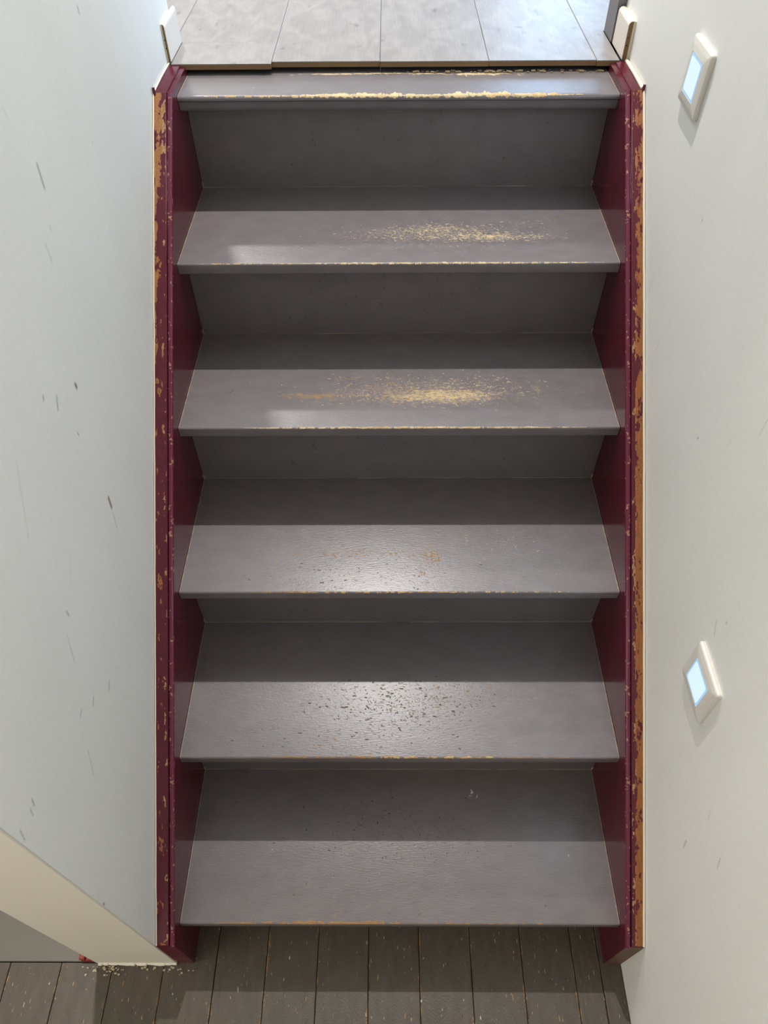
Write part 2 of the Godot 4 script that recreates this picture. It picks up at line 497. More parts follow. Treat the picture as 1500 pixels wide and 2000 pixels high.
func build_walls() -> void:
	var left_marks := [[1.241, -0.589, 0.03, -0.004, 2.5, 0.25, 0.0], [1.173, -0.539, 0.025, 0.0, 1.6, 0.15, 0.3], [1.027, -0.474, 0.008, 0.0, 2.4, 0.7, 0.0], [1.078, -0.390, 0.006, -0.004, 1.5, 0.5, 0.0], [1.045, -0.410, 0.016, -0.012, 1.5, 0.5, 0.0], [0.982, -0.430, 0.006, 0.0, 1.0, 0.7, 0.0],
		[0.831, -0.430, 0.022, -0.004, 2.6, 0.6, 0.8], [0.795, -0.420, 0.03, -0.008, 1.2, 0.25, 0.6], [0.852, -0.228, 0.012, 0.0, 1.0, 0.7, 0.0], [0.800, -0.190, 0.04, -0.016, 0.7, 0.5, 0.0], [0.666, -0.216, 0.008, -0.012, 1.0, 0.7, 0.0], [0.705, -0.172, 0.008, -0.012, 1.0, 0.7, 0.0], [0.735, -0.142, 0.003, -0.01, 0.9, 0.6, 0.0],
		[0.639, -0.098, 0.045, -0.02, 0.7, 0.45, 0.0], [0.789, -0.008, 0.012, -0.004, 1.1, 0.6, 0.0], [0.784, 0.002, 0.014, -0.004, 0.9, 0.5, 0.0], [0.786, 0.030, 0.02, -0.006, 0.8, 0.6, 0.0], [0.483, 0.033, 0.005, 0.0, 1.6, 1.0, 0.0], [1.345, -0.868, 0.01, 0.0, 2.0, 0.25, 0.0], [1.0, -0.24, 0.08, -0.05, 0.8, 0.25, 0.1], [0.90, -0.29, -0.03, 0.03, 0.7, 0.2, 0.0]]
	var right_marks := [[1.126, -0.721, 0.003, 0.004, 1.0, 0.4, 0.0], [0.940, -0.83, 0.02, 0.0, 0.6, 0.4, 0.0], [0.895, -0.725, 0.02, 0.0, 0.6, 0.4, 0.0], [0.912, -0.493, 0.004, 0.003, 1.2, 0.5, 0.0], [0.775, -0.245, 0.02, -0.012, 0.8, 0.5, 0.0], [0.815, -0.238, 0.005, 0.0, 1.2, 0.45, 0.0], [0.590, -0.055, 0.015, -0.008, 0.7, 0.35, 0.0], [0.470, -0.050, 0.02, -0.005, 1.8, 0.25, 0.0], [0.575, 0.005, 0.02, -0.008, 0.8, 0.6, 0.0], [1.04, -0.367, 0.03, 0.0, 0.6, 0.3, 0.0]]
	var wl := finish(wall_canvas(-1.5, 0.5, -0.3, 1.7, left_marks, 31), null, 0.3, false)
	var wr := finish(wall_canvas(-1.5, 0.5, -0.3, 1.7, right_marks, 47), null, 0.3, false)
	for m in [wl, wr]:
		m.roughness = 0.6
	M.white_mat = plain(M.white, 0.65)
	var left := wall_slab("wall_left", -1.0, -0.5915, -1.336, 0.036, wl, "white scuffed wall rising along the left burgundy stringer")
	wall_slab("wall_right", 1.0, 0.60, -1.345, 2.1, wr, "white wall with two small lights along the right burgundy stringer")
	# cream end of the left wall, rough where it meets the boards
	var st := begin()
	box(st, Vector3(-0.5915, 0.004, 0.036), Vector3(-0.4355, CEIL - 0.02, 0.0385))
	part(left, "end_face", st, M.cream, "cream painted end face of the wall")
	st = begin()
	rng.seed = 4
	for i in 26:
		var x := -0.588 + 0.152 * i / 26.0
		var r := rng.randf_range(0.0012, 0.0035)
		box(st, Vector3(x, 0.0005, 0.037), Vector3(x + 0.0075, 0.004 + r, 0.0395 + r), 0.0008)
	part(left, "plaster_edge", st, M.cream)
	slab("wall_back", Vector3(-2.6, 0.9, -4.42), Vector3(2.12, CEIL, -4.3), M.white_mat, "white wall at the far end of the upper room", "wall")
	slab("wall_upper_left", Vector3(-2.62, 0.9, -4.3), Vector3(-2.5, CEIL, -1.3), M.white_mat, "white wall on the left of the upper room", "wall")
	slab("wall_upper_right", Vector3(2.0, 0.9, -4.3), Vector3(2.12, CEIL, -1.37), M.white_mat, "white wall on the right of the upper room", "wall")
	slab("wall_front_left", Vector3(-2.5, -0.05, -1.336), Vector3(-0.593, CEIL, -1.24), M.white_mat, "white wall between the upper room and the left side room", "wall")
	slab("wall_front_right", Vector3(0.602, 0.9, -1.43), Vector3(2.0, CEIL, -1.31), M.white_mat, "white wall of the upper room right of the stairs", "wall")
	slab("wall_side", Vector3(-2.0, -0.05, -1.24), Vector3(-1.88, CEIL, 2.1), M.white_mat, "white wall on the far left of the lower hall", "wall")
	slab("wall_hall", Vector3(-2.0, -0.05, 2.1), Vector3(0.6, CEIL, 2.22), M.white_mat, "white wall of the lower hall opposite the stairs", "wall")
	slab("ceiling", Vector3(-2.62, CEIL, -4.42), Vector3(2.12, CEIL + 0.1, 2.22), M.ceiling, "plain white ceiling above the stairs and both floors", "ceiling")
	# grey jamb of the opening on the right of the landing
	var d := thing("door_1", "grey painted door jamb standing behind the right baseboard on the landing", "door frame", Vector3(0.4182, 1.148, -1.3800), "structure")
	st = begin()
	box(st, Vector3(0.0, 0.0105, -0.034), Vector3(0.18, 2.0, 0.034), 0.002)
	part(d, "jamb", st, M.jamb)
	st = begin()
	box(st, Vector3(-0.004, 2.0, -0.034), Vector3(0.19, 2.06, 0.034), 0.002)
	part(d, "head", st, M.jamb)

func build_lower_floor() -> void:
	var f := thing("floor", "grey painted wooden plank floor at the foot of the stairs", "floor", Vector3.ZERO, "structure")
	var mats := []
	for i in 4: mats.append(finish(board_canvas(70 + i * 13), M.grain, 0.25))
	var st := begin()
	box(st, Vector3(-1.88, -0.06, -1.28), Vector3(0.44, -0.024, 2.1))
	part(f, "subfloor", st, M.dark)
	var edges := []
	var x := -0.6616 - 12 * 0.1005
	while x < -0.67:
		edges.append(x); x += 0.1005
	edges.append_array([-0.6615, -0.5600, -0.4595, -0.3583, -0.2598, -0.1594, -0.0593, 0.0402, 0.1413, 0.2414, 0.3416, 0.3925, 0.4330])
	rng.seed = 15
	for i in edges.size() - 1:
		var a: float = maxf(edges[i], -1.878); var b: float = edges[i + 1]
		var gap := 0.0006
		var z0 := 0.0375 if b < -0.44 else -0.26
		var top := rng.randf_range(-0.0012, 0.0004)
		st = begin()
		var lo := Vector3(a + gap, -0.022, z0); var hi := Vector3(b - gap, top, 2.09)
		var c := 0.0008
		# top with its own board texture, chamfered long edges
		var v0 := rng.randf()
		var uvs := [Vector2(0, v0 + z0), Vector2(1, v0 + z0), Vector2(1, v0 + 2.09), Vector2(0, v0 + 2.09)]
		flat(st, [Vector3(lo.x + c, top, z0), Vector3(hi.x - c, top, z0), Vector3(hi.x - c, top, 2.09), Vector3(lo.x + c, top, 2.09)], Vector3.UP, uvs)
		for s in [-1.0, 1.0]:
			var xo: float = lo.x if s < 0 else hi.x
			var u := 0.0 if s < 0 else 0.98
			flat(st, [Vector3(xo - s * c, top, z0), Vector3(xo, top - c, z0), Vector3(xo, top - c, 2.09), Vector3(xo - s * c, top, 2.09)], Vector3(s, 1, 0), [Vector2(u, v0 + z0), Vector2(u + 0.02, v0 + z0), Vector2(u + 0.02, v0 + 2.09), Vector2(u, v0 + 2.09)])
			flat(st, [Vector3(xo, top - c, z0), Vector3(xo, lo.y, z0), Vector3(xo, lo.y, 2.09), Vector3(xo, top - c, 2.09)], Vector3(s, 0, 0))
		flat(st, [Vector3(lo.x, lo.y, z0), Vector3(hi.x, lo.y, z0), Vector3(hi.x - c, top, z0), Vector3(lo.x + c, top, z0)], Vector3.FORWARD)
		part(f, "plank", st, mats[i % 4])
	# broad smooth board under the side doorway
	st = begin()
	box(st, Vector3(-1.878, -0.023, -1.27), Vector3(-0.594, 0.001, 0.0355), 0.0012)
	part(f, "threshold", st, plain(Color8(112, 107, 100), 0.4), "smooth grey board left of the wall end")

func build_landing() -> void:
	var f := thing("floor_upper", "pale whitewashed laminate plank floor at the top of the stairs", "floor", Vector3.ZERO, "structure")
	var st := begin()
	box(st, Vector3(-2.5, 0.92, -4.3), Vector3(2.0, LAND - 0.0102, -1.425))
	part(f, "subfloor", st, M.dark)
	st = begin()
	box(st, Vector3(-0.43, 0.92, -1.424), Vector3(0.41, LAND - 0.0102, -1.318))
	part(f, "joist", st, M.dark)
	var mats := []
	for i in 4: mats.append(finish(laminate_canvas(200 + i * 17), null, 0.3))
	var pitch := 0.2045
	var edges := []
	for i in 10: edges.append(-0.4425 - pitch * (9 - i))
	edges.append_array([-0.2380, -0.0330, 0.1722, 0.3748])
	for i in 8: edges.append(0.3748 + pitch * (i + 1))
	for i in edges.size() - 1:
		var a: float = maxf(edges[i], -2.498) + 0.0003; var b: float = minf(edges[i + 1], 1.998) - 0.0003
		var mat: Material = mats[(i * 3) % 4]
		var off := i * 0.37
		if b < -0.43:               # left of the stairs: behind the wall
			_laminate(f, a, b, -1.336, -4.298, mat, off)
		elif a > 0.37 and b < 0.6:                              # beside the jamb: a narrow front strip carries it on
			_laminate(f, a, b, -1.4155, -4.298, mat, off)
			_laminate(f, a, 0.4175, -1.2515, -1.4153, mat, off)
		elif a > 0.37:
			_laminate(f, a, b, -1.432, -4.298, mat, off)
		else:
			if a < -0.3:                                            # notched round the left baseboard
				_laminate(f, -0.4265, b, -1.2445, -1.3628, mat, off)
				_laminate(f, a, b, -1.3630, -4.298, mat, off)
			else:
				_laminate(f, a, b, [-1.2540, -1.2545, -1.2550, -1.2530][i % 4], -4.298, mat, off)

func _laminate(f: Node3D, a: float, b: float, z1: float, z0: float, mat: Material, off: float) -> void:
	var st := begin()
	var c := 0.0009
	var y := LAND
	var uv := func(x: float, z: float) -> Vector2: return Vector2((x - a) / 0.2045, (z + off) / 0.66)
	var p := [Vector3(a + c, y, z1), Vector3(b - c, y, z1), Vector3(b - c, y, z0), Vector3(a + c, y, z0)]
	flat(st, p, Vector3.UP, [uv.call(p[0].x, z1), uv.call(p[1].x, z1), uv.call(p[2].x, z0), uv.call(p[3].x, z0)])
	for s in [-1.0, 1.0]:
		var xo: float = a if s < 0 else b
		flat(st, [Vector3(xo - s * c, y, z1), Vector3(xo, y - c, z1), Vector3(xo, y - c, z0), Vector3(xo - s * c, y, z0)], Vector3(s, 1, 0))
		flat(st, [Vector3(xo, y - c, z1), Vector3(xo, y - 0.0015, z1), Vector3(xo, y - 0.0015, z0), Vector3(xo, y - c, z0)], Vector3(s, 0, 0))
	flat(st, [Vector3(a + c, y, z1), Vector3(b - c, y, z1), Vector3(b, y - 0.0015, z1), Vector3(a, y - 0.0015, z1)], Vector3.BACK)
	var o := part(f, "plank", st, mat)
	st = begin()
	box(st, Vector3(a, y - 0.0098, z0), Vector3(b, y - 0.0015, z1 - 0.0003))
	part(o, "plank_core", st, M.core)

# ---------------------------------------------------------------- staircase
func nosing_profile(front: float, back: float, top: float, thick: float, r: float) -> Array:
	var p := [Vector2(back, top)]
	for k in 7:
		var a := PI / 2.0 * (1.0 - k / 6.0)
		p.append(Vector2(front - r + r * cos(a), top - r + r * sin(a)))
	var r2 := 0.003
	for k in 4:
		var a := -PI / 2.0 * k / 3.0
		p.append(Vector2(front - r2 + r2 * cos(a), top - thick + r2 + r2 * sin(a)))
	p.append(Vector2(back, top - thick))
	return p

func build_staircase() -> void:
	var s := thing("staircase", "worn grey wooden staircase with burgundy stringers between two white walls", "staircase")
	# --- treads: [x, z, spread x, spread z, count, colour, stroke mm, slant, opacity]
	var marks := [
		[[-0.03, -0.16, 0.10, 0.035, 240, BARK, 7.0, 0.25, 0.8], [0.03, -0.12, 0.14, 0.05, 130, RUST, 5.0, 0.3, 0.5], [-0.12, -0.03, 0.10, 0.012, 60, OCHRE, 5.0, 0.3, 0.8], [-0.12, -0.016, 0.002, 0.02, 18, OCHRE, 6.0, 1.4, 0.8], [0.147, -0.233, 0.002, 0.003, 12, FLECK, 9.0, 1.3, 0.9], [0.158, -0.222, 0.002, 0.004, 5, FLECK, 4.0, 1.0, 0.9], [0.325, -0.115, 0.0005, 0.002, 5, FLECK, 14.0, 1.5, 1.0], [0.10, -0.15, 0.04, 0.02, 60, BARK, 6.0, 0.4, 0.8]],
		[[-0.01, -0.335, 0.085, 0.032, 420, BARK, 9.0, 0.18, 0.9], [0.10, -0.34, 0.06, 0.025, 130, OCHRE, 7.0, 0.5, 0.8], [0.11, -0.335, 0.03, 0.02, 50, BARK, 12.0, 0.4, 0.8], [-0.08, -0.27, 0.12, 0.02, 120, BARK, 8.0, 0.15, 0.7], [0.24, -0.30, 0.04, 0.03, 40, OCHRE, 6.0, 0.6, 0.7], [-0.12, -0.25, 0.09, 0.008, 40, OCHRE, 8.0, 0.2, 0.8], [0.26, -0.36, 0.03, 0.012, 22, TAN, 10.0, 0.9, 0.6]],
		[[0.062, -0.545, 0.010, 0.014, 90, OCHRE, 9.0, 0.8, 0.95], [0.045, -0.515, 0.003, 0.022, 26, OCHRE, 9.0, 1.5, 0.9], [-0.06, -0.547, 0.07, 0.006, 150, OCHRE, 8.0, 0.15, 0.75], [-0.19, -0.555, 0.06, 0.012, 70, OCHRE, 7.0, 0.4, 0.6], [-0.06, -0.50, 0.10, 0.018, 130, BARK, 8.0, 0.15, 0.75], [0.20, -0.573, 0.05, 0.022, 90, TAN, 6.0, 0.8, 0.75], [0.13, -0.585, 0.002, 0.014, 18, TAN, 12.0, 1.4, 0.8], [0.02, -0.59, 0.12, 0.02, 90, TAN, 6.0, 0.3, 0.45]],
		[[0.075, -0.772, 0.065, 0.013, 1100, TAN, 15.0, 0.15, 0.8], [0.085, -0.772, 0.045, 0.009, 800, PALE, 15.0, 0.12, 0.85], [0.03, -0.785, 0.10, 0.026, 560, TAN, 9.0, 0.4, 0.7], [0.12, -0.800, 0.065, 0.018, 460, PALE, 10.0, 0.4, 0.75], [0.0, -0.80, 0.06, 0.022, 220, PALE, 9.0, 0.8, 0.6], [-0.15, -0.772, 0.030, 0.004, 150, OCHRE, 14.0, 0.15, 0.85], [-0.02, -0.800, 0.03, 0.024, 160, OCHRE, 12.0, 1.2, 0.6], [-0.08, -0.775, 0.05, 0.014, 200, TAN, 9.0, 0.6, 0.7], [-0.10, -0.825, 0.02, 0.008, 20, TAN, 26.0, -0.5, 0.8], [0.265, -0.785, 0.002, 0.012, 16, TAN, 18.0, 2.0, 0.8], [0.285, -0.79, 0.02, 0.02, 26, TAN, 8.0, 0.8, 0.7], [-0.31, -0.78, 0.012, 0.006, 26, RUST, 5.0, 0.7, 0.5], [-0.22, -0.78, 0.015, 0.006, 26, RUST, 5.0, 0.7, 0.5]],
		[[0.075, -1.022, 0.055, 0.011, 760, PALE, 10.0, 0.45, 0.85], [0.02, -1.000, 0.075, 0.010, 480, PALE, 8.0, 0.4, 0.8], [0.175, -0.998, 0.050, 0.008, 620, PALE, 13.0, 0.25, 0.85], [0.11, -1.000, 0.09, 0.020, 300, TAN, 10.0, 0.9, 0.75], [0.245, -1.040, 0.02, 0.012, 24, PALE, 16.0, 0.9, 0.85], [0.26, -1.05, 0.03, 0.012, 22, OCHRE, 9.0, 0.9, 0.5], [0.285, -0.985, 0.012, 0.014, 20, TAN, 10.0, 1.5, 0.85], [0.305, -0.985, 0.01, 0.02, 14, OCHRE, 6.0, 1.0, 0.8], [-0.10, -1.0, 0.09, 0.02, 60, TAN, 6.0, 0.6, 0.6], [0.0, -0.965, 0.08, 0.007, 50, TAN, 7.0, 0.4, 0.75], [-0.355, -1.175, 0.008, 0.001, 4, FLECK, 22.0, 0.1, 0.8]],
		[[-0.12, -1.243, 0.03, 0.0016, 110, PALE, 16.0, 0.05, 0.95, 2.0], [-0.03, -1.246, 0.03, 0.0014, 70, PALE, 16.0, 0.05, 0.95, 2.0], [0.05, -1.243, 0.02, 0.0014, 60, PALE, 16.0, 0.05, 0.95, 2.0], [0.155, -1.240, 0.025, 0.0020, 160, PALE, 16.0, 0.05, 0.95, 2.4], [0.0, -1.2, 0.2, 0.03, 30, FLECK, 3.0, 0.5, 0.9]],
	]
	var edges := [                                          # [from x, to x, mm up the tread, mm down the front, colour, patchiness]
		[[-0.34, 0.0, 2.5, 2.0, OCHRE, -0.25], [-0.22, 0.02, 5.0, 2.5, OCHRE, -0.1], [-0.05, 0.3, 1.0, 1.5, OCHRE, 0.1]],
		[[-0.25, 0.22, 2.5, 2.0, OCHRE, -0.15], [-0.05, 0.20, 2.5, 2.0, TAN, 0.0], [0.2, 0.34, 1.2, 1.2, OCHRE, 0.15]],
		[[-0.30, 0.10, 1.5, 2.5, OCHRE, -0.05], [-0.20, 0.05, 1.5, 3.0, TAN, 0.0], [0.05, 0.32, 1.0, 2.0, TAN, 0.05]],
		[[-0.28, 0.34, 2.2, 2.0, PALE, -0.2], [-0.10, 0.22, 3.0, 2.0, TAN, 0.0]],
		[[-0.2, 0.37, 2.0, 2.0, PALE, -0.2], [-0.36, -0.15, 1.5, 1.2, TAN, 0.1], [-0.05, 0.2, 3.5, 2.0, PALE, 0.0]],
		[[-0.26, 0.335, 5.0, 5.0, PALE, -0.3], [-0.17, 0.05, 12.0, 5.0, PALE, -0.4], [0.06, 0.30, 16.0, 5.0, PALE, -0.6], [0.14, 0.30, 9.0, 4.0, TAN, -0.1], [-0.36, -0.2, 2.0, 3.0, TAN, 0.1]],
	]
	for k in 6:
		var top := FOOT + RISE * k
		var st := begin()
		var back: float = BACK[k] - 0.012 if k < 5 else -1.315
		var depth: float = FRONT[k] - back
		var thick := 0.0208 if k < 5 else 0.0095
		var prof := nosing_profile(FRONT[k], back, top, thick, 0.0035 if k < 5 else 0.0060)
		if k == 5: prof[0].y -= 0.001
		drawn(st, prof, fixed(-HALF + 0.0005), fixed(HALF - 0.0005), depth + 0.04)
		var cv := tread_canvas(k, depth + 0.04, depth - (0.002 if k < 5 else 0.003), marks[k], edges[k], 300 + k * 21)
		var names := ["lowest grey tread with rubbed nosing over the plank floor", "grey tread with dark chips in the shine", "grey tread with an ochre chip near the middle", "grey tread worn to bare wood in the middle", "grey tread scratched in pale strokes", "top grey tread with bare wood along its nosing"]
		var t := part(s, "tread", st, finish(cv, M.grain, 0.22), names[k])
		if k == 5:
			st = begin()
			var q := [Vector2(-1.315, top - 0.0095), Vector2(FRONT[5] - 0.0015, top - 0.0095)]
			for j in 6:
				var a := PI / 2.0 * j / 5.0
				q.append(Vector2(FRONT[5] - 0.0035 - 0.010 * (1.0 - cos(a)), top - 0.0125 - 0.017 * sin(a)))
			q.append(Vector2(-1.315, top - 0.0295))
			drawn(st, q, fixed(-HALF + 0.0005), fixed(HALF - 0.0005), 0.4)
			part(t, "nosing_strip", st, M.get_or_add("riser_a", riser_material(91)))
	# --- risers, with a thin bead of old filler along each foot
	for k in 6:
		var top := FOOT + RISE * k - (0.0210 if k < 5 else 0.0300)
		var base := FOOT + RISE * (k - 1) if k > 0 else 0.0
		var z: float = BACK[k - 1] if k > 0 else -0.055
		var st := begin()
		drawn(st, [Vector2(z, base + 0.0004), Vector2(z, top), Vector2(z - 0.0115, top), Vector2(z - 0.0115, base + 0.0004)], fixed(-HALF + 0.0005), fixed(HALF - 0.0005), 0.8)
		var r := part(s, "riser", st, M.get_or_add("riser_a", riser_material(91)) if k % 2 == 0 else M.get_or_add("riser_b", riser_material(137)))
		if k > 0:
			st = begin()
			rng.seed = 600 + k
			var x := -HALF + 0.002
			while x < HALF - 0.01:
				var l := minf(rng.randf_range(0.01, 0.06), HALF - 0.001 - x)
				var w := rng.randf_range(0.0005, 0.0013)
				if rng.randf() < 0.9:
					flat(st, [Vector3(x, base + 0.0003, z + w), Vector3(x + l, base + 0.0003, z + w * 0.8), Vector3(x + l, base + w, z + 0.0002), Vector3(x, base + w * 0.8, z + 0.0002)], Vector3(0, 1, 1))
				x += l
			for sx in [-1.0, 1.0]:
				bar(st, [Vector3(sx * (HALF - 0.0015), base + 0.001, z + 0.0005), Vector3(sx * (HALF - 0.001), base + 0.012, z + 0.0005)], 0.0016, 6)
			tag(part(r, "filler_line", st, plain(Color8(150, 138, 118), 0.8)), "", "", "stuff")
	# --- stringers
	for side in [-1.0, 1.0]:
		build_stringer(s, side)

func riser_material(seedn: int) -> StandardMaterial3D:
	rng.seed = seedn
	var cv := Canvas.new(512, 256, M.paint.darkened(0.04), 0.4)
	var n := noise(seedn, 1.0, 3)
	for y in 256:
		for x in 512:
			cv.scale(y * 512 + x, 1.0 + n.get_noise_2d(x * 0.02, y * 0.04) * 0.05 + n.get_noise_2d(x * 0.03, y * 0.5 + 60) * 0.03)
	for i in 70:
		var cx := 256 + rng.randfn(0, 120.0)
		cv.stroke(cx, rng.randf_range(4, 60), rng.randf_range(-1.5, 1.5), rng.randf_range(-1, 1), rng.randf_range(0.2, 0.8), RUST if rng.randf() < 0.7 else BARK, rng.randf_range(0.3, 0.8), 0.6)
	return finish(cv, M.grain, 0.22)

func bead_material() -> StandardMaterial3D:
	rng.seed = 71
	var cv := Canvas.new(1024, 32, Color8(98, 32, 54), 0.25)
	var n := noise(72, 1.0, 3)
	for y in 32:
		for x in 1024:
			if n.get_noise_2d(x * 0.03, y * 0.05) + 0.6 * n.get_noise_2d(x * 0.15, y * 0.1 + 40.0) > 0.52: cv.dot(x, y, TAN.darkened(0.15), 0.85, 0.6)
	for i in 50: cv.stroke(rng.randf() * 1024, rng.randf() * 32, rng.randf() * 5.0, 0.0, 0.6, FLECK, rng.randf_range(0.3, 0.8), 0.6)
	var m := finish(cv)
	m.uv1_scale = Vector3(1.0, 50.0, 1.0)
	return m

func build_stringer(s: Node3D, side: float) -> void:
	var lift := 0.030                                      # the top edge stands this far proud of the nosing line
	var along := Vector2(-0.2286, RISE).normalized()       # (z, y), up the flight
	var up := Vector2(along.y, -along.x)                   # square to the flight, towards the room
	if up.y < 0: up = -up
	var o := Vector2(0.001, FOOT) + up * lift
	var on := func(z: float, d: float) -> Vector2:         # point on the edge line lowered by d, at depth z
		var q: Vector2 = o - up * d
		return q + along * ((z - q.x) / along.x)
	var at_y := func(y: float, d: float) -> Vector2:
		var q: Vector2 = o - up * d
		return q + along * ((y - q.y) / along.y)
	var zf := 0.0372
	var ytop := 1.1560
	var zb := -1.2525
	var outer := fixed(side * 0.4335)
	var xin := side * HALF
	var xbead := side * (HALF + 0.0098)
	var st := begin()
	# board under the bead, a little lower, and the full-height board beside it
	for b in 2:
		var d := 0.0042 if b == 0 else 0.0
		var x0: Callable = fixed(xin) if b == 0 else fixed(xbead)
		var x1: Callable = fixed(xbead) if b == 0 else outer
		var yt := ytop - (0.003 if b == 0 else 0.0)
		var prof := [Vector2(zf, 0.0006), on.call(zf, d), at_y.call(yt, d), Vector2(zb, yt), Vector2(zb, 0.93), on.call(-1.10, 0.30), at_y.call(0.0006, 0.30)]
		drawn(st, prof, x0, x1, 1.0, 0.0, 1.0)
	var body := part(s, "stringer", st, M.red_mat, "left burgundy stringer" if side < 0 else "right burgundy stringer rubbed to brown wood")
	# worn strip along the top: a thin skin of paint and bare wood
	st = begin()
	var a: Vector2 = at_y.call(ytop, -0.0006); var e: Vector2 = on.call(zf - 0.001, -0.0006)
	var nn := Vector3(0, up.y, up.x)
	var q := []
	for v in [[a, xbead + side * 0.0012], [a, INF], [e, INF], [e, xbead + side * 0.0012]]:
		var c: Vector2 = v[0]
		q.append(Vector3(outer.call(c.x) if v[1] == INF else v[1], c.y, c.x))
	quad(st, q, [nn, nn, nn, nn], [Vector2(0, 0), Vector2(0, 1), Vector2(1, 1), Vector2(1, 0)], nn)
	var lo := -nn * 0.0008
	quad(st, [q[0], q[3], q[3] + lo, q[0] + lo], [nn, nn, nn, nn], [Vector2(0, 0), Vector2(1, 0), Vector2(1, 0), Vector2(0, 0)], Vector3(-side, 0, 0))
	part(body, "worn_edge", st, finish(stringer_canvas(side), M.red_mat.normal_texture, 0.15), "paint worn through to wood")
	if side > 0.0:
		st = begin()
		box(st, Vector3(HALF + 0.0008, 0.002, zf - 0.0005), Vector3(0.4330, e.y - 0.004, zf + 0.0004))
		part(body, "cut_foot", st, plain(Color8(104, 74, 56), 0.6), "foot of the stringer rubbed to brown wood")
	# half-round bead along the inner corner
	st = begin()
	var b0: Vector2 = at_y.call(ytop - 0.002, 0.0042); var b1: Vector2 = on.call(zf - 0.0015, 0.0042)
	var bx := side * (HALF + 0.0046)
	bar(st, [Vector3(bx, b0.y, b0.x), Vector3(bx, b1.y, b1.x)], 0.0048, 16)
	part(body, "bead", st, M.get_or_add("bead_mat", bead_material()))
	# cream filler between stringer and wall
	st = begin()
	rng.seed = 800 + int(side)
	var w: float = 0.0013 if side < 0 else 0.0020
	var path := []
	for i in 60:
		var c: Vector2 = (e as Vector2).lerp(a, i / 59.0) + up * 0.001
		path.append(Vector3(side * (0.4337 - w) - side * rng.randf_range(0.0, 0.0005), c.y, c.x))
	bar(st, path, w, 8)
	var r2 := 0.0034 if side > 0 else 0.0018
	bar(st, [Vector3(side * (0.4337 - r2), ytop + 0.001, a.x - 0.004), Vector3(side * (0.4337 - r2), ytop + 0.002, (a.x + zb) / 2.0), Vector3(side * (0.4337 - r2), ytop + 0.001, zb)], r2, 8)
	part(body, "filler_line", st, M.caulk, "cream filler against the wall")
	# ragged paint lip left at the wall end of the top cut
	st = begin()
	bar(st, [Vector3(outer.call(a.x) - side * 0.003, a.y - 0.004, a.x + 0.002), Vector3(outer.call(a.x) - side * 0.0032, a.y + 0.009, a.x + 0.001)], 0.0026, 7)
	part(body, "paint_lip", st, M.red_mat)

# ---------------------------------------------------------------- small fittings
func build_step_lights() -> void:
	var glow := plain(Color8(60, 64, 66), 0.35)
	glow.emission_enabled = true
	glow.emission = Color8(218, 242, 248); glow.emission_energy_multiplier = STEP_GLOW
	var rim := plain(Color8(50, 58, 66), 0.35)
	rim.emission_enabled = true
	rim.emission = Color8(166, 212, 255); rim.emission_energy_multiplier = STEP_GLOW * 0.9
	var labels := ["small square white wall light with a glowing panel near the landing", "small square white wall light with a glowing panel near the lower treads"]
	var spots := [Vector3(0, 1.2537, -0.8885), Vector3(0, 0.6988, -0.2097)]
	for i in 2:
		var p: Vector3 = spots[i]
		p.x = wall_x(1.0).call(p.z)
		var t := thing("wall_light", labels[i], "wall light", p, "", "square lights on the right wall")
		t.rotation = Vector3(0, -PI / 2, 0)
		if i == 0: t.rotate_x(0.02)
		var st := begin()
		stacked(st, [[0.0435, 0.0, 0.004], [0.0440, 0.0040, 0.004], [0.0434, 0.0064, 0.004], [0.0415, 0.0076, 0.004], [0.0350, 0.0090, 0.003], [0.0264, 0.0100, 0.002], [0.0258, 0.0098, 0.0016], [0.0258, 0.0080, 0.0016]], 5, true)
		part(t, "frame", st, M.plastic)
		st = begin()
		stacked(st, [[0.0254, 0.0081, 0.0015], [0.0254, 0.0098, 0.0015], [0.0230, 0.0101, 0.0015]], 4, true)
		part(t, "lens_rim", st, rim, "bluish rim of the glowing panel")
		st = begin()
		stacked(st, [[0.0226, 0.01012, 0.004], [0.0216, 0.0104, 0.004]], 4, true)
		part(t, "diffuser", st, glow, "glowing cool white panel")
		var l := AreaLight3D.new()
		l.name = "light"
		l.area_size = Vector2(0.05, 0.05)
		l.position = Vector3(0, 0, 0.0115)
		l.rotation = Vector3(0, PI, 0)
		l.light_color = COOL
		l.light_energy = STEP_LIGHT
		l.shadow_enabled = true
		t.add_child(l)

